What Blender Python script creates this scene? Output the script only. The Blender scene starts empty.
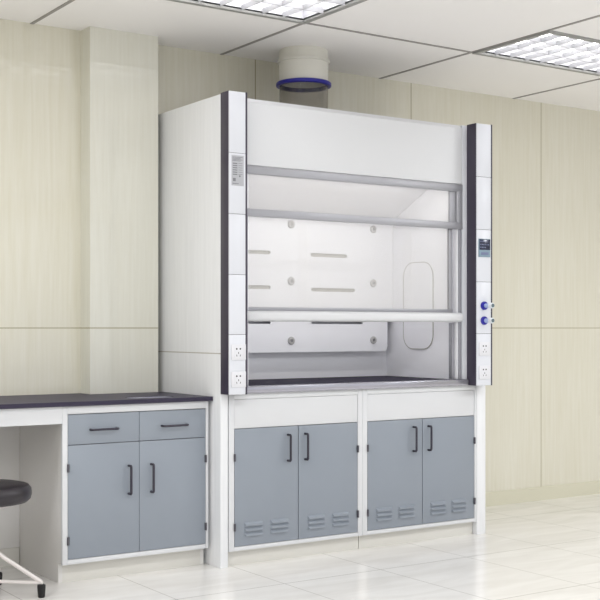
import bpy, bmesh, math
from mathutils import Vector, Matrix
sc = bpy.context.scene
C = sc.collection

# ------------------------------------------------------------------ camera, world, lights, exposure
F_PX, HORIZON, EYE = 1172.0, 328.0, 1.22
cam_d = bpy.data.cameras.new('camera')
cam_d.sensor_fit = 'HORIZONTAL'; cam_d.sensor_width = 36.0
cam_d.lens = F_PX / 600.0 * 36.0
cam_d.shift_y = (HORIZON - 300.0) / 600.0
cam_d.clip_start = 0.05
cam = bpy.data.objects.new('camera', cam_d); C.objects.link(cam)
cam.location = (0, 0, EYE)
YAW = math.atan2(2034.0 - 300.0, F_PX)            # angle between the view and the wall's direction
cam.rotation_euler = (math.pi / 2, 0, -(math.pi / 2 - YAW))
sc.camera = cam

w = bpy.data.worlds.new('world'); sc.world = w; w.use_nodes = True
w.node_tree.nodes['Background'].inputs[0].default_value = (0.93, 0.96, 1.0, 1)
w.node_tree.nodes['Background'].inputs[1].default_value = 0.6

def area(name, loc, rot, sx, sy, watts, col=(1, 1, 1)):
    l = bpy.data.lights.new(name, 'AREA'); l.shape = 'RECTANGLE'; l.size = sx; l.size_y = sy
    l.energy = watts; l.color = col
    o = bpy.data.objects.new(name, l); C.objects.link(o); o.location = loc; o.rotation_euler = rot
    return o
# daylight through the row of windows behind the camera (the wall opposite the hood)
WIN = [(-2.0 + 1.8 * k, -.15 + 1.8 * k) for k in range(8)]
WIN_Z = (.35, 2.6)
WIN_W = 8.0
for x0, x1 in WIN:
    area('daylight', ((x0 + x1) / 2, -2.44, sum(WIN_Z) / 2), (math.pi / 2, 0, 0), x1 - x0, WIN_Z[1] - WIN_Z[0], WIN_W, (0.93, 0.965, 1.0))
# the ceiling lamps of the room that are outside the picture
LAMP_W = 31.0
for lx in (-0.07, 2.28, 4.63, 6.98, 9.33):
    for ly in (4.46, 2.11, -0.24):
        if (ly > 4 and lx > 0) or (lx, ly) == (9.33, 2.11): continue
        if (lx, ly) in ((4.63, -0.24), (6.98, -0.24)): continue
        if (lx, ly) == (2.28, 2.11): lx_ = 1.45
        else: lx_ = lx if lx > 0 or ly != 2.11 else -1.2
        area('ceiling_lamp', (lx_ + .59, ly + .3, 2.81), (0, 0, 0), 1.1, .54, LAMP_W * (1.9 if (lx, ly) == (6.98, 2.11) else 1), (.95, .975, 1))
HOOD_W = 4.0
vs = sc.view_settings
sc.display_settings.display_device = 'sRGB'
vs.view_transform = 'Standard'; vs.look = 'None'; vs.gamma = 1.0; vs.use_curve_mapping = False
vs.exposure = 0.0
sc.cycles.use_denoising = True
sc.cycles.max_bounces = 12; sc.cycles.diffuse_bounces = 6; sc.cycles.glossy_bounces = 4; sc.cycles.transparent_max_bounces = 12
sc.cycles.sample_clamp_indirect = 6.0
sc.cycles.caustics_reflective = False; sc.cycles.caustics_refractive = False

# ------------------------------------------------------------------ materials
def lin(c):
    return tuple(((v / 255) / 12.92 if v / 255 <= .04045 else ((v / 255 + .055) / 1.055) ** 2.4) for v in c) + (1,)
def mat(name, rgb, rough=.45, metal=0.0, spec=.5, coat=0.0, noise=0.0, nscale=6.0, stretch=(1, 1, 1)):
    m = bpy.data.materials.new(name); m.use_nodes = True
    nt = m.node_tree; b = nt.nodes['Principled BSDF']
    b.inputs['Base Color'].default_value = lin(rgb)
    b.inputs['Roughness'].default_value = rough; b.inputs['Metallic'].default_value = metal
    b.inputs['Specular IOR Level'].default_value = spec; b.inputs['Coat Weight'].default_value = coat
    if noise:
        tc = nt.nodes.new('ShaderNodeTexCoord'); mp = nt.nodes.new('ShaderNodeMapping'); mp.inputs['Scale'].default_value = stretch
        n = nt.nodes.new('ShaderNodeTexNoise'); n.inputs['Scale'].default_value = nscale; n.inputs['Detail'].default_value = 4
        mx = nt.nodes.new('ShaderNodeMix'); mx.data_type = 'RGBA'; mx.blend_type = 'MIX'
        c = lin(rgb); k = 1 - noise
        mx.inputs[6].default_value = (c[0] * k, c[1] * k, c[2] * k, 1)
        k = 1 + noise * .6
        mx.inputs[7].default_value = (min(1, c[0] * k), min(1, c[1] * k), min(1, c[2] * k), 1)
        nt.links.new(tc.outputs['Object'], mp.inputs[0]); nt.links.new(mp.outputs[0], n.inputs['Vector'])
        nt.links.new(n.outputs[0], mx.inputs[0]); nt.links.new(mx.outputs[2], b.inputs['Base Color'])
    return m
def emis(name, rgb, strength):
    m = mat(name, rgb); b = m.node_tree.nodes['Principled BSDF']
    b.inputs['Emission Color'].default_value = lin(rgb); b.inputs['Emission Strength'].default_value = strength
    return m
def glass(name, tint=(250, 250, 250), ior=1.5, rough=0.0, refl=1.0, veil=0.0):
    """clear sheet; an optional share of each face is pale diffuse, painted for the reflected veil"""
    m = bpy.data.materials.new(name); m.use_nodes = True; nt = m.node_tree; nt.nodes.clear()
    out = nt.nodes.new('ShaderNodeOutputMaterial'); mix = nt.nodes.new('ShaderNodeMixShader')
    tr = nt.nodes.new('ShaderNodeBsdfTransparent'); tr.inputs[0].default_value = lin(tint)
    gl = nt.nodes.new('ShaderNodeBsdfGlossy'); gl.inputs['Roughness'].default_value = rough
    fr = nt.nodes.new('ShaderNodeLayerWeight'); fr.inputs[0].default_value = .5
    pw = nt.nodes.new('ShaderNodeMath'); pw.operation = 'POWER'; pw.inputs[1].default_value = 5.0
    mu = nt.nodes.new('ShaderNodeMath'); mu.operation = 'MULTIPLY_ADD'; mu.inputs[1].default_value = .9 * refl; mu.inputs[2].default_value = .042 * refl; mu.use_clamp = True
    nt.links.new(fr.outputs['Facing'], pw.inputs[0]); nt.links.new(pw.outputs[0], mu.inputs[0]); nt.links.new(mu.outputs[0], mix.inputs[0])
    nt.links.new(tr.outputs[0], mix.inputs[1]); nt.links.new(gl.outputs[0], mix.inputs[2]); nt.links.new(mix.outputs[0], out.inputs[0])
    if veil:  # white diffuse mixed in as a painted haze of reflected room light
        df = nt.nodes.new('ShaderNodeBsdfDiffuse'); df.inputs[0].default_value = lin((252, 249, 243))
        m2 = nt.nodes.new('ShaderNodeMixShader'); m2.inputs[0].default_value = veil
        nt.links.new(mix.outputs[0], m2.inputs[1]); nt.links.new(df.outputs[0], m2.inputs[2]); nt.links.new(m2.outputs[0], out.inputs[0])
    return m

def line_mask(nt, sock, pos, half):
    """1 where |sock - pos| < half"""
    s = nt.nodes.new('ShaderNodeMath'); s.operation = 'SUBTRACT'; nt.links.new(sock, s.inputs[0]); s.inputs[1].default_value = pos
    a = nt.nodes.new('ShaderNodeMath'); a.operation = 'ABSOLUTE'; nt.links.new(s.outputs[0], a.inputs[0])
    c = nt.nodes.new('ShaderNodeMath'); c.operation = 'LESS_THAN'; nt.links.new(a.outputs[0], c.inputs[0]); c.inputs[1].default_value = half
    return c.outputs[0]
def grid_mask(nt, sock, off, step, half):
    """1 near off + k*step"""
    s = nt.nodes.new('ShaderNodeMath'); s.operation = 'SUBTRACT'; nt.links.new(sock, s.inputs[0]); s.inputs[1].default_value = off - step / 2 - 50 * step
    d = nt.nodes.new('ShaderNodeMath'); d.operation = 'MODULO'; nt.links.new(s.outputs[0], d.inputs[0]); d.inputs[1].default_value = step
    return line_mask(nt, d.outputs[0], step / 2, half)
def vmax(nt, a, b):
    m = nt.nodes.new('ShaderNodeMath'); m.operation = 'MAXIMUM'; nt.links.new(a, m.inputs[0]); nt.links.new(b, m.inputs[1]); return m.outputs[0]

def wall_mat(name, ca, cb, seam, seams_x, seam_z, rough=.06, spec=.5):
    """laminate wall panels: faint vertical wood grain, thin joints"""
    m = bpy.data.materials.new(name); m.use_nodes = True; nt = m.node_tree; b = nt.nodes['Principled BSDF']
    tc = nt.nodes.new('ShaderNodeTexCoord'); mp = nt.nodes.new('ShaderNodeMapping'); mp.inputs['Scale'].default_value = (1, 1, .045)
    n = nt.nodes.new('ShaderNodeTexNoise'); n.inputs['Scale'].default_value = 48; n.inputs['Detail'].default_value = 6; n.inputs['Roughness'].default_value = .6
    n.inputs['Distortion'].default_value = .35
    nt.links.new(tc.outputs['Object'], mp.inputs[0]); nt.links.new(mp.outputs[0], n.inputs['Vector'])
    mp2 = nt.nodes.new('ShaderNodeMapping'); mp2.inputs['Scale'].default_value = (1, 1, .3); n2 = nt.nodes.new('ShaderNodeTexNoise'); n2.inputs['Scale'].default_value = 1.7
    nt.links.new(tc.outputs['Object'], mp2.inputs[0]); nt.links.new(mp2.outputs[0], n2.inputs['Vector'])
    ad = nt.nodes.new('ShaderNodeMath'); ad.operation = 'MULTIPLY_ADD'; nt.links.new(n2.outputs[0], ad.inputs[0]); ad.inputs[1].default_value = .5
    nt.links.new(n.outputs[0], ad.inputs[2])
    cr = nt.nodes.new('ShaderNodeValToRGB'); cr.color_ramp.elements[0].position = .52; cr.color_ramp.elements[1].position = .95
    cr.color_ramp.elements[0].color = lin(ca); cr.color_ramp.elements[1].color = lin(cb)
    nt.links.new(ad.outputs[0], cr.inputs[0])
    sp = nt.nodes.new('ShaderNodeSeparateXYZ'); nt.links.new(tc.outputs['Object'], sp.inputs[0])
    mask = line_mask(nt, sp.outputs[2], seam_z, .0028)
    for s in seams_x: mask = vmax(nt, mask, line_mask(nt, sp.outputs[0], s, .0035))
    mx = nt.nodes.new('ShaderNodeMix'); mx.data_type = 'RGBA'; nt.links.new(mask, mx.inputs[0]); nt.links.new(cr.outputs[0], mx.inputs[6]); mx.inputs[7].default_value = lin(seam)
    nt.links.new(mx.outputs[2], b.inputs['Base Color'])
    b.inputs['Roughness'].default_value = rough; b.inputs['Specular IOR Level'].default_value = spec
    return m

def floor_mat():
    m = bpy.data.materials.new('floor_tiles'); m.use_nodes = True; nt = m.node_tree; b = nt.nodes['Principled BSDF']
    tc = nt.nodes.new('ShaderNodeTexCoord'); sp = nt.nodes.new('ShaderNodeSeparateXYZ'); nt.links.new(tc.outputs['Object'], sp.inputs[0])
    g = vmax(nt, grid_mask(nt, sp.outputs[0], 2.49, .58, .0022), grid_mask(nt, sp.outputs[1], 4.675, .815, .0030))
    mp = nt.nodes.new('ShaderNodeMapping'); mp.inputs['Scale'].default_value = (.8, 3.5, 1); mp.inputs['Rotation'].default_value = (0, 0, .25)
    n = nt.nodes.new('ShaderNodeTexNoise'); n.inputs['Scale'].default_value = 2.6; n.inputs['Detail'].default_value = 8; n.inputs['Distortion'].default_value = .8
    nt.links.new(tc.outputs['Object'], mp.inputs[0]); nt.links.new(mp.outputs[0], n.inputs['Vector'])
    cr = nt.nodes.new('ShaderNodeValToRGB'); cr.color_ramp.elements[0].position = .3; cr.color_ramp.elements[1].position = .7
    cr.color_ramp.elements[0].color = lin((222, 219, 215)); cr.color_ramp.elements[1].color = lin((236, 234, 231))
    nt.links.new(n.outputs[0], cr.inputs[0])
    mx = nt.nodes.new('ShaderNodeMix'); mx.data_type = 'RGBA'; nt.links.new(g, mx.inputs[0]); nt.links.new(cr.outputs[0], mx.inputs[6]); mx.inputs[7].default_value = lin((176, 172, 166))
    nt.links.new(mx.outputs[2], b.inputs['Base Color'])
    b.inputs['Roughness'].default_value = .16; b.inputs['Specular IOR Level'].default_value = .5
    return m

M = dict(
    wall=wall_mat('wall_laminate', (212, 208, 191), (219, 216, 203), (165, 158, 130), (3.69, 4.887, 6.077, 7.27, 8.46, 1.3, .1), 1.22),
    pilaster=wall_mat('pilaster_laminate', (213, 211, 199), (219, 218, 208), (165, 158, 130), (), 1.22),
    side=wall_mat('hood_side_laminate', (225, 226, 229), (232, 233, 236), (180, 176, 168), (), 1.09, rough=.25),
    base=mat('skirting_cream', (210, 207, 188), .3),
    plain=mat('plain_wall', (222, 219, 208), .6, noise=.03),
    floor=floor_mat(),
    ceil=mat('ceiling_panel', (244, 242, 241), .8, noise=.012, nscale=3),
    tbar=mat('ceiling_bar', (150, 147, 144), .5),
    white=mat('white_enamel', (211, 212, 215), .3, noise=.01, nscale=3),
    cream=mat('warm_white_enamel', (216, 214, 212), .35, noise=.01, nscale=3),
    kick=mat('kick_board', (212, 210, 204), .35, noise=.015, nscale=3),
    liner=mat('liner_board', (238, 238, 243), .3, noise=.01, nscale=3),
    post=mat('post_cover', (216, 218, 225), .3, noise=.008, nscale=3),
    dark=mat('dark_anodised', (60, 54, 70), .4, noise=.03),
    alu=mat('brushed_aluminium', (164, 164, 170), .35, metal=.3, noise=.04, nscale=4, stretch=(1, 1, 20)),
    track=mat('track_aluminium', (150, 150, 157), .45, metal=.1, noise=.03, nscale=4),
    steel=mat('polished_steel', (168, 167, 176), .14, metal=.6, noise=.03),
    door=mat('grey_blue_door', (138, 145, 155), .32, noise=.02, nscale=2.5),
    handle=mat('dark_handle', (58, 55, 66), .35, metal=.3, noise=.02),
    hinge=mat('hinge_metal', (86, 84, 92), .4, metal=.4, noise=.02),
    worktop=mat('dark_epoxy', (60, 56, 72), .42, spec=.12, noise=.05, nscale=8),
    hoodtop=mat('hood_epoxy', (40, 36, 52), .6, spec=.12, noise=.05, nscale=8),
    basin=mat('basin_resin', (172, 172, 184), .3, noise=.01),
    duct=mat('duct_pvc', (214, 212, 204), .45, noise=.02),
    blue=mat('blue_flange', (20, 16, 138), .35, noise=.03),
    valveb=mat('valve_blue', (28, 24, 150), .3, noise=.03),
    valvep=mat('valve_pale_blue', (172, 188, 228), .3, noise=.01),
    valvew=mat('valve_white', (228, 232, 238), .3, noise=.01),
    valvec=mat('valve_button', (90, 106, 112), .35, noise=.02),
    slot=mat('slot_recess', (172, 170, 164), .6, noise=.02),
    knob=mat('grey_cap', (182, 180, 180), .4, noise=.03),
    knobc=mat('cap_screw', (140, 138, 142), .35, metal=.4, noise=.03),
    hole=mat('socket_hole', (28, 26, 30), .6, noise=.02),
    plate=mat('socket_plate', (219, 219, 224), .3, noise=.006),
    label=mat('label_foil', (178, 179, 185), .35, noise=.02),
    ink=mat('label_ink', (118, 118, 124), .5, noise=.04, nscale=60),
    screen=mat('control_screen', (38, 42, 66), .15, noise=.05),
    keys=mat('control_keys', (128, 150, 166), .3, noise=.02),
    text=mat('screen_digits', (110, 118, 150), .4, noise=.02),
    seat=mat('stool_vinyl', (38, 33, 39), .35, noise=.06, nscale=12),
    frame=mat('stool_white_tube', (222, 216, 214), .3, noise=.02),
    rubber=mat('black_rubber', (18, 17, 20), .55, noise=.04),
    housing=mat('lamp_reflector', (205, 205, 210), .4, noise=.005),
    louver=mat('lamp_louver', (180, 180, 184), .4, noise=.005),
    lframe=mat('lamp_frame', (150, 150, 148), .45, noise=.01),
    tube=emis('lamp_tube', (255, 254, 252), 3.9),
    glass=glass('clear_glass', veil=.15),
    ductglass=glass('duct_clear_pvc', (236, 235, 234), 1.45, .05, 1.0),
)

# ------------------------------------------------------------------ mesh helpers (world coordinates; build() makes them local to the root)
class MB:
    def __init__(s): s.bm = bmesh.new()
    def box(s, x0, x1, y0, y1, z0, z1, bev=0.0, seg=2):
        g = bmesh.ops.create_cube(s.bm, size=1.0)
        vv = g['verts']
        bmesh.ops.scale(s.bm, vec=(x1 - x0, y1 - y0, z1 - z0), verts=vv)
        bmesh.ops.translate(s.bm, vec=((x0 + x1) / 2, (y0 + y1) / 2, (z0 + z1) / 2), verts=vv)
        if bev:
            es = list({e for v in vv for e in v.link_edges})
            bmesh.ops.bevel(s.bm, geom=es, offset=bev, segments=seg, profile=.5, affect='EDGES', clamp_overlap=True)
        return s
    def cyl(s, p, axis, r, length, n=24, r2=None, bev=0.0):
        """cylinder starting at p going along axis"""
        a = Vector(axis).normalized(); q = a.to_track_quat('Z', 'Y').to_matrix().to_4x4()
        g = bmesh.ops.create_cone(s.bm, cap_ends=True, segments=n, radius1=r, radius2=r if r2 is None else r2, depth=length)
        vv = g['verts']
        bmesh.ops.transform(s.bm, matrix=Matrix.Translation(Vector(p) + a * length / 2) @ q, verts=vv)
        if bev:
            es = [e for e in {e for v in vv for e in v.link_edges} if len(e.link_faces) == 2 and e.calc_face_angle(0) > 1.0]
            bmesh.ops.bevel(s.bm, geom=es, offset=bev, segments=2, profile=.5, affect='EDGES')
        return s
    def lathe(s, c, prof, n=48, axis='Z', closed=False):
        rings = []
        for r, h in prof:
            ring = []
            for k in range(n):
                a = 2 * math.pi * k / n
                if axis == 'Z': v = (c[0] + r * math.cos(a), c[1] + r * math.sin(a), c[2] + h)
                else: v = (c[0] + r * math.cos(a), c[1] + h, c[2] + r * math.sin(a))
                ring.append(s.bm.verts.new(v))
            rings.append(ring)
        m = len(rings)
        for i in range(m if closed else m - 1):
            A, B = rings[i], rings[(i + 1) % m]
            for k in range(n):
                s.bm.faces.new((A[k], A[(k + 1) % n], B[(k + 1) % n], B[k]))
        if not closed:
            for ring in (rings[0], rings[-1]): s.bm.faces.new(ring)
        return s
    def prism(s, pts, axis, a0, a1):
        """polygon pts (2D in the two other axes, x<y<z order) extruded along axis from a0 to a1"""
        def mk(p, a):
            return {'x': (a, p[0], p[1]), 'y': (p[0], a, p[1]), 'z': (p[0], p[1], a)}[axis]
        A = [s.bm.verts.new(mk(p, a0)) for p in pts]; B = [s.bm.verts.new(mk(p, a1)) for p in pts]
        n = len(pts)
        s.bm.faces.new(A); s.bm.faces.new(list(reversed(B)))
        for k in range(n): s.bm.faces.new((A[k], B[k], B[(k + 1) % n], A[(k + 1) % n]))
        return s
    def holed(s, outer, holes, axis, a0, a1):
        """slab with holes: outer and holes are loops of 2D points, wound through triangle fill"""
        def mk(p, a):
            return {'x': (a, p[0], p[1]), 'y': (p[0], a, p[1]), 'z': (p[0], p[1], a)}[axis]
        from mathutils.geometry import tessellate_polygon
        loops = [outer] + holes
        tri = tessellate_polygon([[Vector((p[0], p[1], 0)) for p in lp] for lp in loops])
        flat = [p for lp in loops for p in lp]
        A = [s.bm.verts.new(mk(p, a0)) for p in flat]; B = [s.bm.verts.new(mk(p, a1)) for p in flat]
        for t in tri:
            try:
                s.bm.faces.new([A[i] for i in t]); s.bm.faces.new([B[i] for i in reversed(t)])
            except ValueError: pass
        o = 0
        for lp in loops:
            n = len(lp)
            for k in range(n):
                i, j = o + k, o + (k + 1) % n
                s.bm.faces.new((A[i], B[i], B[j], A[j]))
            o += n
        return s
    def path(s, pts, r, n=12, square=False):
        """tube along a polyline with mitred joints"""
        pts = [Vector(p) for p in pts]; rings = []
        if square: n = 4
        for i, p in enumerate(pts):
            d = (pts[min(i + 1, len(pts) - 1)] - pts[max(i - 1, 0)]).normalized()
            if 0 < i < len(pts) - 1:
                d1 = (p - pts[i - 1]).normalized(); d2 = (pts[i + 1] - p).normalized(); k = 1 / max(.35, math.cos(d1.angle(d2) / 2))
            else: k = 1
            if i == 0: up = Vector((0, 0, 1)) if abs(d.z) < .9 else Vector((1, 0, 0)); u = d.cross(up).normalized()
            else: u = (u - d * u.dot(d)).normalized()
            v = d.cross(u).normalized()
            ring = []
            for j in range(n):
                a = 2 * math.pi * (j + (.5 if square else 0)) / n
                ring.append(s.bm.verts.new(p + (u * math.cos(a) + v * math.sin(a)) * r * (1.414 if square else 1)))
            rings.append(ring)
        for A, B in zip(rings, rings[1:]):
            for j in range(n): s.bm.faces.new((A[j], A[(j + 1) % n], B[(j + 1) % n], B[j]))
        s.bm.faces.new(rings[0]); s.bm.faces.new(rings[-1])
        return s
    def build(s, name, m, parent=None, smooth=True, label=None):
        root = parent
        while root is not None and root.parent is not None: root = root.parent
        bmesh.ops.recalc_face_normals(s.bm, faces=s.bm.faces)
        if root is not None: bmesh.ops.translate(s.bm, vec=-root.location, verts=s.bm.verts)
        me = bpy.data.meshes.new(name); s.bm.to_mesh(me); s.bm.free()
        if smooth:
            for p in me.polygons: p.use_smooth = True
            try: me.set_sharp_from_angle(angle=math.radians(35))
            except Exception: pass
        me.materials.append(M[m] if isinstance(m, str) else m)
        o = bpy.data.objects.new(name, me); C.objects.link(o); o.parent = parent
        if label: o['label'] = label
        return o
def tag(o, label, cat, group=None):
    o['label'] = label; o['category'] = cat
    if group: o['group'] = group
    return o
def thing(name, label, cat, loc, group=None):
    o = bpy.data.objects.new(name, None); o.empty_display_size = .1; C.objects.link(o); o.location = loc
    return tag(o, label, cat, group)
def struct(name, mb, m, smooth=False):
    o = mb.build(name, m, None, smooth); o['kind'] = 'structure'; return o
def rrect(cx, cy, w_, h_, r, n=6):
    pts = []
    for k, (sx, sy) in enumerate(((1, 1), (-1, 1), (-1, -1), (1, -1))):
        for i in range(n + 1):
            a = math.pi / 2 * (k + i / n)
            pts.append((cx + sx * (w_ / 2 - r) + r * math.cos(a), cy + sy * (h_ / 2 - r) + r * math.sin(a)))
    return pts
def copy_thing(root):
    c = root.copy(); C.objects.link(c)
    for ch in list(root.children):
        d = ch.copy(); C.objects.link(d); d.parent = c
        for g in list(ch.children):
            e = g.copy(); C.objects.link(e); e.parent = d
    return c

# ------------------------------------------------------------------ the room
RX0, RX1, RY0, YW, CZ = -2.2, 12.5, -2.5, 5.935, 2.82
struct('floor', MB().box(RX0, RX1, RY0, YW, -.1, 0), 'floor')
struct('wall_back', MB().box(RX0, RX1, YW, YW + .12, -.1, CZ + .25), 'wall')
struct('wall_pilaster', MB().prism([(2.556, 5.77), (2.960, 5.77), (2.9935, 5.837), (2.9935, YW), (2.556, YW)], 'z', 0, CZ), 'pilaster')
struct('trim_2', MB().box(RX0, 2.556, 5.89, YW, 0, CZ), 'wall')
struct('wall_left', MB().box(RX0 - .12, RX0, RY0, YW + .12, -.1, CZ + .25), 'plain')
struct('wall_right', MB().box(RX1, RX1 + .12, RY0, YW + .12, -.1, CZ + .25), 'plain')
wf = MB()
wf.box(RX0, RX1, RY0 - .2, RY0, -.1, WIN_Z[0]).box(RX0, RX1, RY0 - .2, RY0, WIN_Z[1], CZ + .25)
xs = [RX0] + [v for p in WIN for v in p] + [RX1]
for a, b in zip(xs[0::2], xs[1::2]): wf.box(a, b, RY0 - .2, RY0, *WIN_Z)
struct('wall_front', wf, 'plain')
bb = MB().prism([(YW - .014, 0), (YW, 0), (YW, .094), (YW - .008, .094), (YW - .014, .088)], 'x', 4.80, RX1)
struct('baseboard_back', bb, 'base')
# suspended ceiling: sheet with openings for the two recessed lamps in view
LX, LY, LW, LD = (2.28, 4.63), 4.46, 1.175, .61
cb = MB()
cb.box(RX0, RX1, LY + LD, YW, CZ, CZ + .02).box(RX0, RX1, RY0, LY, CZ, CZ + .02)
cb.box(RX0, LX[0], LY, LY + LD, CZ, CZ + .02).box(LX[0] + LW, LX[1], LY, LY + LD, CZ, CZ + .02).box(LX[1] + LW, RX1, LY, LY + LD, CZ, CZ + .02)
struct('ceiling', cb, 'ceil')
tb = MB()
for k in range(-3, 8):
    x = 2.28 + 1.175 * k
    tb.box(x - .009, x + .009, RY0, YW, CZ - .004, CZ)
for y in (5.07, 3.87, 2.67, 1.47, .27, -.93): tb.box(RX0, RX1, y - .009, y + .009, CZ - .0045, CZ - .0005)
struct('trim_1', tb, 'tbar')

# ------------------------------------------------------------------ recessed ceiling lamps
def ceiling_lamp(x0, label):
    t = thing('ceiling_light', label, 'ceiling light', (x0 + LW / 2, LY + LD / 2, CZ), 'recessed louvered ceiling lamps')
    x1, y0, y1 = x0 + LW, LY, LY + LD
    b = .02
    b = .03
    MB().box(x0, x1, y0, y0 + b, CZ - .012, CZ + .01, .002).box(x0, x1, y1 - b, y1, CZ - .012, CZ + .01, .002)\
        .box(x0, x0 + b, y0 + b, y1 - b, CZ - .012, CZ + .01, .002).box(x1 - b, x1, y0 + b, y1 - b, CZ - .012, CZ + .01, .002).build('frame', 'lframe', t)
    x0 += b; x1 -= b; y0 += b; y1 -= b
    MB().box(x0 - .01, x1 + .01, y0 - .01, y1 + .01, CZ + .10, CZ + .11).box(x0 - .01, x0, y0, y1, CZ, CZ + .1).box(x1, x1 + .01, y0, y1, CZ, CZ + .1)\
        .box(x0, x1, y0 - .01, y0, CZ, CZ + .1).box(x0, x1, y1, y1 + .01, CZ, CZ + .1).build('reflector', 'housing', t)
    for k in range(3):
        y = y0 + (y1 - y0) * (k + .5) / 3
        MB().cyl((x0 + .01, y, CZ + .06), (1, 0, 0), .026, x1 - x0 - .02, 16).build('tube', 'tube', t)
    lv = MB()
    for k in range(1, 9): x = x0 + (x1 - x0) * k / 9; lv.box(x - .002, x + .002, y0, y1, CZ - .005, CZ + .022)
    for k in range(1, 3): y = y0 + (y1 - y0) * k / 3; lv.box(x0, x1, y - .003, y + .003, CZ - .0055, CZ + .024)
    lv.build('louver', 'louver', t)
ceiling_lamp(LX[0], 'recessed louvered ceiling lamp at the top edge, above the hood and left of the duct')
ceiling_lamp(LX[1], 'recessed louvered ceiling lamp at the top right corner, right of the duct')

# ------------------------------------------------------------------ shared cabinet parts
def bar_handle_v(door, x, z0, z1, yf):
    y = yf - .029
    MB().path([(x, yf + .001, z1 - .005), (x, y + .004, z1 - .005), (x, y, z1 - .009), (x, y, z0 + .009), (x, y + .004, z0 + .005), (x, yf + .001, z0 + .005)], .0062, 10).build('handle', 'handle', door)
def bar_handle_h(dr, x0, x1, z, yf):
    y = yf - .029
    MB().path([(x0 + .005, yf + .001, z), (x0 + .005, y + .004, z), (x0 + .009, y, z), (x1 - .009, y, z), (x1 - .005, y + .004, z), (x1 - .005, yf + .001, z)], .0058, 10).build('handle', 'handle', dr)
def hinge(door, x, z, yf, side):
    MB().cyl((x, yf - .004, z - .019), (0, 0, 1), .0055, .038, 12).box(x if side > 0 else x - .006, x + .006 if side > 0 else x, yf - .003, yf + .001, z - .019, z + .019, .0008).build('hinge', 'hinge', door)
def vent(door, x0, x1, yf):
    v = MB()
    for z in (.207, .181, .155):
        d = .012
        # pressed louver: slopes out downwards, open underneath, tapered ends
        a = [(x0, yf, z + .012), (x1, yf, z + .012), (x1, yf, z - .006), (x0, yf, z - .006)]
        f = [(x0 + .006, yf - d, z + .002), (x1 - .006, yf - d, z + .002), (x1 - .006, yf - d, z - .006), (x0 + .006, yf - d, z - .006)]
        A = [v.bm.verts.new(p) for p in a]; Fv = [v.bm.verts.new(p) for p in f]
        v.bm.faces.new(Fv); v.bm.faces.new(A)
        for k in range(4): v.bm.faces.new((A[k], A[(k + 1) % 4], Fv[(k + 1) % 4], Fv[k]))
    v.build('vent', 'door', door, smooth=False)

# ------------------------------------------------------------------ base cabinets under the fume hood
YF = 5.15
def hood_cabinet(x0, x1, d0, dm, d1, label):
    t = thing('base_cabinet', label, 'cabinet', ((x0 + x1) / 2, YF + .3, 0), 'louvered base cabinets under the fume hood')
    zb, zt = .078, .8835
    b = MB()
    b.box(x0, x0 + .018, YF + .02, 5.78, zb, zt).box(x1 - .018, x1, YF + .02, 5.78, zb, zt)
    b.box(x0 + .018, x1 - .018, YF + .02, 5.78, zb, zb + .018).box(x0 + .018, x1 - .018, 5.762, 5.78, zb + .018, zt).box(x0 + .018, x1 - .018, YF + .02, 5.762, .69, .70)
    b.build('body', 'cream', t)
    f = MB()
    f.box(x0, d0 - .0015, YF, YF + .02, zb, zt, .0012).box(d1 + .0015, x1, YF, YF + .02, zb, zt, .0012)
    f.box(d0 - .0015, d1 + .0015, YF, YF + .02, zb, .0985, .0012).box(d0 - .0015, d1 + .0015, YF, YF + .02, .854, zt, .0012)
    f.build('frame', 'white', t)
    MB().box(d0, d1, YF + .003, YF + .02, .7045, .8525, .002).build('front_panel', 'white', t)
    MB().box(x0 + .002, x1 - .002, YF + .035, YF + .05, 0, zb).build('toe_kick', 'kick', t)
    for k, (a, c) in enumerate(((d0, dm - .001), (dm + .001, d1))):
        dr = MB().box(a + .0015, c - .0005, YF + .001, YF + .019, .1005, .702, .0018).build('door', 'door', t)
        hx = dm - .013 + (-.054 if k == 0 else .056)
        bar_handle_v(dr, hx, .517, .663, YF + .001)
        ex = a if k == 0 else c
        for z in (.557, .20): hinge(dr, ex, z, YF, 1 if k == 0 else -1)
        for o in (.058, .218): vent(dr, a + o, a + o + .113, YF + .001)
    return t
hood_cabinet(3.044, 3.8945, 3.077, 3.471, 3.863, 'white base cabinet with grey-blue louvered doors under the left half of the fume hood')
hood_cabinet(3.8955, 4.740, 3.931, 4.325, 4.722, 'white base cabinet with grey-blue louvered doors under the right half of the fume hood')

# ------------------------------------------------------------------ fume hood
HX0, HX1, HY1, HT = 2.994, 4.811, 5.915, 2.407
hood = thing('fume_hood', 'large white fume hood with dark posts and glass sash standing over two base cabinets', 'fume hood', (3.897, 5.5, 0))
MB().box(HX0, HX0 + .044, YF, HY1, 0, HT, .002).build('side_panel', 'side', hood)
MB().box(HX1 - .069, HX1, YF, HY1, 0, HT, .002).build('side_panel', 'side', hood)
MB().box(HX0 + .044, HX1 - .069, YF + .02, HY1, HT - .012, HT).lathe((3.815, 5.60, 0), [(.160, HT - .001), (.160, 2.412), (.138, 2.412), (.138, HT - .001)], 48, closed=True).build('top_panel', 'white', hood)
MB().box(HX0 + .044, HX1 - .069, HY1 - .012, HY1, .88, HT - .012).build('back_panel', 'white', hood)
# front flanges either side of the opening
OX0, OX1 = 3.130, 4.629
for a, b in ((HX0 + .044, OX0), (OX1, HX1 - .069)):
    MB().box(a, b, YF, YF + .05, .884, HT, .0015).build('jamb', 'post', hood)
# header: slightly bowed front sheet with a bevelled top edge
MB().prism([(YF + .004, 2.062), (YF + .004, 2.385), (YF + .02, 2.405), (YF + .03, 2.405), (YF + .03, 2.062)], 'x', OX0, OX1 - .002).build('header_panel', 'white', hood)
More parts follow.
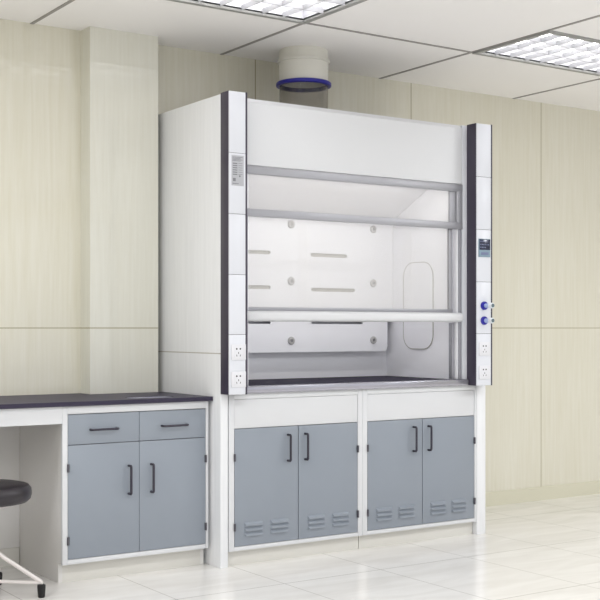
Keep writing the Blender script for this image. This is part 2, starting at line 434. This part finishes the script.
# posts
def post(x0, x1, yb=YF + .0):
    p = MB().box(x0, x1, 5.071, yb, .884, 2.412, .002).build('post', 'dark', hood, label='dark anodised post with white front cover')
    c = MB(); zs = (.884, 1.187, 1.489, 1.794, 2.101, 2.411)
    for a, b in zip(zs, zs[1:]): c.box(x0 + .0005, x1 - .0105, 5.064, 5.0712, a + .001, b - .001, .0012)
    c.build('front_cover', 'post', p)
    MB().box(x1 - .0100, x1, 5.0635, 5.0708, .884, 2.412, .001).build('edge_trim', 'dark', p)
    return p
pl = post(2.994, 3.101); pr = post(4.662, 4.784)
def socket(p, xc, zc):
    y = 5.064
    s = MB().box(xc - .0425, xc + .0425, y - .007, y, zc - .040, zc + .040, .003)
    # the five-hole insert
    s.box(xc - .026, xc + .026, y - .0085, y - .007, zc - .031, zc + .031, .0008)
    o = s.build('socket', 'plate', p)
    h = MB(); yy = y - .0085; xc -= .003
    for dx in (-.0105, .0105): h.cyl((xc + dx, yy + .0003, zc + .017), (0, -1, 0), .0046, .0008, 12)
    h.box(xc - .0016, xc + .0016, yy - .0006, yy + .0003, zc - .008, zc + .001)
    for sgn in (-1, 1):
        pts = [(sgn * .0095 - .0016, -.021), (sgn * .0095 + .0016, -.021), (sgn * .0095 + .0016 - sgn * -.002, -.012), (sgn * .0095 - .0016 - sgn * -.002, -.012)]
        h.prism([(xc + a, zc + b) for a, b in pts], 'y', yy - .0006, yy + .0003)
    h.build('socket_holes', 'hole', p)
for p, xc in ((pl, 3.047), (pr, 4.719)):
    socket(p, xc, 1.098); socket(p, xc, .961)
# data label on the left post
MB().box(3.008, 3.080, 5.0634, 5.0642, 1.936, 2.089, .0002).build('label', 'label', pl, label='silver data label with fine grey print')
ik = MB()
for r in range(4): ik.box(3.013, 3.073 - .012 * (r % 2), 5.0630, 5.0636, 2.078 - .006 * r, 2.0805 - .006 * r)
for r in range(6): ik.box(3.015, 3.042, 5.0630, 5.0636, 2.045 - .011 * r, 2.050 - .011 * r); ik.box(3.048, 3.072, 5.0630, 5.0636, 2.048 - .011 * r, 2.050 - .011 * r)
ik.box(3.016, 3.032, 5.0630, 5.0636, 1.958, 1.974); ik.cyl((3.056, 5.0636, 1.985), (0, -1, 0), .005, .0006, 12); ik.box(3.013, 3.05, 5.0630, 5.0636, 1.945, 1.948)
ik.build('label_print', 'ink', pl)
# control panel on the right post
MB().box(4.674, 4.764, 5.058, 5.0642, 1.634, 1.740, .002).build('control_panel', 'keys', pr, label='blue-grey control panel with dark screen')
dg = MB().box(4.677, 4.761, 5.0572, 5.0582, 1.675, 1.737, .0004); dg.build('screen', 'screen', pr)
tx = MB()
for r, n in ((1.724, 5), (1.706, 6), (1.690, 4)):
    for k in range(n): tx.box(4.684 + .012 * k, 4.691 + .012 * k, 5.0568, 5.0573, r - .003, r + .003)
tx.box(4.690, 4.748, 5.0570, 5.0582, 1.646, 1.662, .001)
tx.build('screen_digits', 'text', pr)
# service valves
for z in (1.350, 1.263):
    vx = 4.716
    v = MB().lathe((vx, 5.064, z), [(.0245, 0), (.0245, -.011), (.021, -.015), (.012, -.0155)], 28, 'Y').build('valve', 'valveb', hood, label='blue service valve with white knob')
    MB().lathe((vx, 5.064, z), [(.0125, -.016), (.0125, -.034), (.010, -.038), (.010, -.05)], 24, 'Y').build('valve_stem', 'valvep', v)
    MB().lathe((vx, 5.064, z), [(.012, -.050), (.0165, -.054), (.0165, -.072), (.014, -.076), (.008, -.0765)], 24, 'Y').build('valve_knob', 'valvew', v)
    MB().lathe((vx, 5.064, z), [(.0110, -.075), (.0110, -.079), (.008, -.080)], 20, 'Y').build('valve_cap', 'valvec', v)
# fixed upper window: frame and pane
zA, zB, zC_, zD = 1.797, 1.836, 2.016, 2.058
fy0, fy1 = YF - .002, YF + .022
fw = MB().box(OX0, OX1, fy0, fy1, zC_, zD, .0015).box(OX0, OX1, fy0, fy1, zA, zB, .0015).box(4.583, OX1, fy0 + .001, fy1, zB, zC_, .001).box(OX0, OX0 + .012, fy0 + .001, fy1, zB, zC_, .001)
fw.box(4.536, 4.583, fy0 + .010, fy1, zB, zC_, .001)
wnd = fw.build('window_frame', 'alu', hood)
MB().box(OX0 + .012, 4.537, fy1 - .010, fy1 - .005, zB, zC_).build('window_pane', 'glass', wnd)
# sliding sash with its long white grip
sy0, sy1 = YF + .026, YF + .044
sash = MB().box(OX0 + .02, 4.575, sy0, sy1, 1.310, 1.329, .001).box(4.548, 4.575, sy0, sy1, 1.329, 1.812, .001).box(OX0 + .005, OX0 + .020, sy0, sy1, 1.329, 1.812, .001).box(OX0 + .005, 4.575, sy0, sy1, 1.812, 1.832, .001).build('sash', 'alu', hood)
MB().box(OX0 + .020, 4.548, sy0 + .006, sy0 + .011, 1.329, 1.812).build('sash_glass', 'glass', sash)
gp = MB().box(OX0 + .002, OX1 - .002, YF - .022, sy1, 1.254, 1.3095, .021, 5)
gp.build('sash_grip', 'white', sash)
# side tracks
for x in (4.594, OX0 + .003):
    MB().box(x, x + .033, YF + .01, YF + .05, .922, 2.06, .001).build('track', 'liner', hood)
for x in (4.601, OX0 + .008):
    MB().box(x, x + .022, YF + .004, YF + .012, .922, 1.797, .001).build('track_rail', 'track', hood)
for a, b in ((4.575, 4.593),):
    MB().box(a, b, YF + .03, YF + .06, .922, 1.25, .001).build('track_rail', 'track', hood)
# lining of the work chamber
IX0, IX1, IB = 3.160, 4.600, 5.83
MB().box(IX1, IX1 + .012, YF + .05, IB + .012, .915, 2.30).build('lining_panel', 'liner', hood)
MB().box(IX0 - .012, IX0, YF + .05, IB + .012, .915, 2.30).build('lining_panel', 'liner', hood)
MB().box(IX0, IX1, IB, IB + .012, .915, 2.30).build('lining_panel', 'liner', hood)
MB().box(IX0, IX1, YF + .05, IB, 2.29, 2.30).build('lining_panel', 'liner', hood)
# lamp of the work chamber, tucked behind the top rail of the window
MB().box(3.30, 4.46, YF + .032, YF + .060, 2.095, 2.13, .004).build('chamber_lamp', 'louver', hood)
area('chamber_light', (3.88, YF + .045, 2.078), (math.radians(22), 0, 0), 1.15, .03, HOOD_W, (1, .985, .95))
# access hatch in the right lining
hp = rrect((5.655 + 5.38) / 2, (1.617 + 1.095) / 2, .275, .522, .085, 8)
MB().prism(hp, 'x', IX1 - .003, IX1 - .0002).build('hatch', 'liner', hood, smooth=False)
MB().holed(rrect((5.655 + 5.38) / 2, (1.617 + 1.095) / 2, .285, .532, .09, 8), [rrect((5.655 + 5.38) / 2, (1.617 + 1.095) / 2, .2752, .5222, .0852, 8)], 'x', IX1 - .004, IX1 - .0002).build('hatch_gasket', 'slot', hood, smooth=False)
# baffles: bottom, middle (with slots cut through) and the sloping top one
BY0, BY1 = 5.765, 5.771
def slot(xa, xb, z, h=.022):
    r = h / 2; pts = []
    for i in range(7): a = -math.pi / 2 + math.pi * i / 6; pts.append((xb - r + r * math.cos(a), z + r * math.sin(a)))
    for i in range(7): a = math.pi / 2 + math.pi * i / 6; pts.append((xa + r + r * math.cos(a), z + r * math.sin(a)))
    return pts
up = MB().holed([(IX0, 1.262), (IX1 - .001, 1.262), (IX1 - .001, 1.89), (IX0, 1.89)],
    [slot(3.42, 3.690, 1.660), slot(3.972, 4.245, 1.657), slot(3.36, 3.690, 1.457), slot(3.977, 4.306, 1.450)], 'y', BY0, BY1).build('baffle', 'liner', hood, smooth=False)
MB().box(IX0, IX1 - .001, BY1 + .003, BY1 + .006, 1.29, 1.885).build('added_slot_sheet', 'slot', hood)  # added sheet; its grey is painted for the shaded tone inside the slots
r = .03
lo_pts = [(IX0 + .04, 1.077), (4.555 - r, 1.077)] + [(4.555 - r + r * math.sin(a), 1.077 + r - r * math.cos(a)) for a in [math.pi / 2 * i / 6 for i in range(1, 7)]] + \
    [(4.555, 1.258), (4.362, 1.258), (4.362, 1.244), (3.979, 1.244), (3.979, 1.258), (3.688, 1.258), (3.688, 1.244), (3.30, 1.244), (3.30, 1.258), (IX0 + .04, 1.258)]
lo = MB().prism(lo_pts, 'y', BY0 - .002, BY1 - .002).build('baffle', 'liner', hood, smooth=False)
MB().prism([(5.765, 1.892), (5.36, 2.09), (5.362, 2.096), (5.771, 1.897)], 'x', IX0, IX1 - .001).build('baffle', 'liner', hood, smooth=False)
for bf, zs in ((up, (1.832, 1.498)), (lo, (1.145,))):
    for x in (3.222, 3.832, 4.443):
        for z in zs:
            MB().lathe((x, BY0 - .002, z), [(.024, .002), (.024, -.004), (.019, -.009), (.011, -.0095), (.0105, -.006)], 24, 'Y').build('fixing_cap', 'knob', bf)
            MB().cyl((x, BY0 - .007, z), (0, -1, 0), .0085, .006, 6).build('fixing_screw', 'knobc', bf)
# work surface and polished front sill
MB().box(IX0 - .01, IX1 + .01, YF + .022, IB + .01, .886, .919, .002).build('work_surface', 'hoodtop', hood)
MB().box(3.038, 4.66, YF - .022, YF + .021, .884, .9205, .006, 3).build('sill', 'steel', hood)

# ------------------------------------------------------------------ exhaust duct
dx, dy = 3.811, 5.60
du = thing('exhaust_duct', 'round white exhaust duct with blue flange rising from the fume hood to the ceiling', 'exhaust duct', (dx, dy, HT))
ZD = 2.635
MB().lathe((dx, dy, 0), [(.140, CZ), (.142, CZ - .005), (.142, 2.764), (.150, 2.763), (.1525, 2.757), (.152, 2.748), (.143, 2.744), (.142, ZD), (.135, ZD), (.135, CZ)], 56, closed=True).build('duct_sleeve', 'duct', du)
MB().lathe((dx, dy, 0), [(.1415, ZD - .001), (.157, ZD - .001), (.160, ZD - .005), (.160, ZD - .019), (.156, ZD - .023), (.1415, ZD - .023)], 56, closed=True).build('flange', 'blue', du)
MB().lathe((dx, dy, 0), [(.141, ZD - .001), (.141, HT + .007), (.138, HT + .007), (.138, ZD - .001)], 56, closed=True).build('clear_sleeve', 'ductglass', du)
MB().lathe((dx, dy, 0), [(.160, HT + .006), (.160, HT + .018), (.142, HT + .018), (.142, HT + .006)], 56, closed=True).build('collar', 'duct', du)

# ------------------------------------------------------------------ desk run on the left
YD = 5.24
t = thing('base_cabinet', 'white base cabinet with two grey-blue drawers over two plain doors beside the kneehole', 'cabinet', (2.578, 5.5, 0))
x0, x1 = 2.181, 2.975
MB().prism([(YD + .02, .092), (YD + .02, .846), (5.760, .846), (5.760, 0), (5.291, 0), (5.291, .092)], 'x', x0, x0 + .02).prism([(YD + .02, .092), (YD + .02, .846), (5.760, .846), (5.760, 0), (5.291, 0), (5.291, .092)], 'x', x1 - .02, x1)\
    .box(x0, x0 + .02, 5.760, 5.80, 0, .846).box(x0 + .02, x1 - .02, YD + .02, 5.760, .092, .11).box(x0 + .02, x1 - .02, 5.740, 5.760, .11, .846).build('body', 'cream', t)
MB().box(x0, 2.2075, YD, YD + .02, .092, .846, .0012).box(2.9595, x1, YD, YD + .02, .092, .846, .0012)\
    .box(2.2075, 2.9595, YD, YD + .02, .092, .1145, .0012).box(2.2075, 2.9595, YD, YD + .02, .8095, .846, .0012).build('frame', 'white', t)
MB().box(x0 + .0205, x1 - .0205, 5.292, 5.307, 0, .0915).build('toe_kick', 'kick', t)
MB().box(2.21, 2.957, YD + .012, YD + .018, .12, .805).build('backing', 'dark', t)
for k, (a, c) in enumerate(((2.209, 2.5825), (2.5845, 2.958))):
    d = MB().box(a, c, YD - .001, YD + .016, .1165, .6595, .0018).build('door', 'door', t)
    bar_handle_v(d, 2.586 + (-.060 if k == 0 else .062), .402, .549, YD - .001)
    for z in (.552, .205): hinge(d, a if k == 0 else c, z, YD, 1 if k == 0 else -1)
    d = MB().box(a, c, YD - .001, YD + .016, .6625, .8065, .0018).build('drawer', 'door', t)
    bar_handle_h(d, 2.318 if k == 0 else 2.702, 2.464 if k == 0 else 2.848, .731, YD - .001)
# worktop
holes = [rrect(2.70, 5.36, .25, .13, .05, 5)]
wt = MB().holed([(-.4, 5.222), (2.991, 5.222), (2.991, 5.768), (2.555, 5.768), (2.555, 5.888), (-.4, 5.888)], holes, 'z', .8475, .869).build('worktop', 'worktop', smooth=False)
tag(wt, 'long dark grey epoxy worktop running along the wall left of the fume hood', 'worktop')
# small sink hung in the worktop
sk = MB()
o_, i_ = rrect(2.70, 5.36, .246, .126, .048, 5), rrect(2.70, 5.36, .236, .116, .044, 5)
sk.holed(o_, [i_], 'z', .735, .8665); sk.prism(o_, 'z', .725, .735)
tag(sk.build('cup_sink', 'basin', smooth=False), 'shallow grey sink with rounded corners set into the dark worktop above the drawers', 'sink')
# kneehole: apron rail and back panel
kn = thing('desk_frame', 'white apron rail and back panel of the open kneehole where the stool stands', 'desk', (1.2, 5.5, 0))
MB().box(-.4, 2.1805, YD, YD + .02, .765, .846).build('apron', 'white', kn)
MB().box(-.4, 2.180, 5.800, 5.816, .094, .846).build('back_panel', 'cream', kn)
MB().box(-.4, 2.180, 5.803, 5.815, 0, .0925).build('plinth', 'kick', kn)
MB().box(-.4, -.38, YD + .02, 5.760, 0, .846).build('side_panel', 'cream', kn)

# ------------------------------------------------------------------ stool
scx, scy = 1.785, 5.20
st = thing('stool', 'round black padded stool on a white tube base in front of the kneehole', 'stool', (scx, scy, 0))
MB().lathe((scx, scy, 0), [(.05, .425), (.165, .427), (.194, .432), (.209, .446), (.214, .468), (.211, .492), (.199, .507), (.165, .515), (.08, .513), (.03, .510)], 64).build('seat', 'seat', st)
MB().lathe((scx, scy, 0), [(.12, .412), (.12, .428), (.02, .428), (.02, .412)], 40, closed=True).build('seat_plate', 'frame', st)
MB().cyl((scx, scy, .20), (0, 0, 1), .018, .22).cyl((scx, scy, .05), (0, 0, 1), .026, .21).build('column', 'frame', st)
for k in range(4):
    a = math.radians(-34 + 90 * k); ca, sa = math.cos(a), math.sin(a)
    P = lambda r_, z: (scx + r_ * ca, scy + r_ * sa, z)
    leg = MB().path([P(.02, .074), P(.268, .066)], .008, 10).path([P(.02, .235), P(.10, .175), P(.262, .070)], .0095, 12).build('leg', 'frame', st)
    q = P(.262, 0)
    MB().lathe((q[0], q[1], 0), [(.014, 0), (.016, .006), (.019, .045), (.0185, .057), (.012, .060)], 24).build('foot', 'rubber', leg)
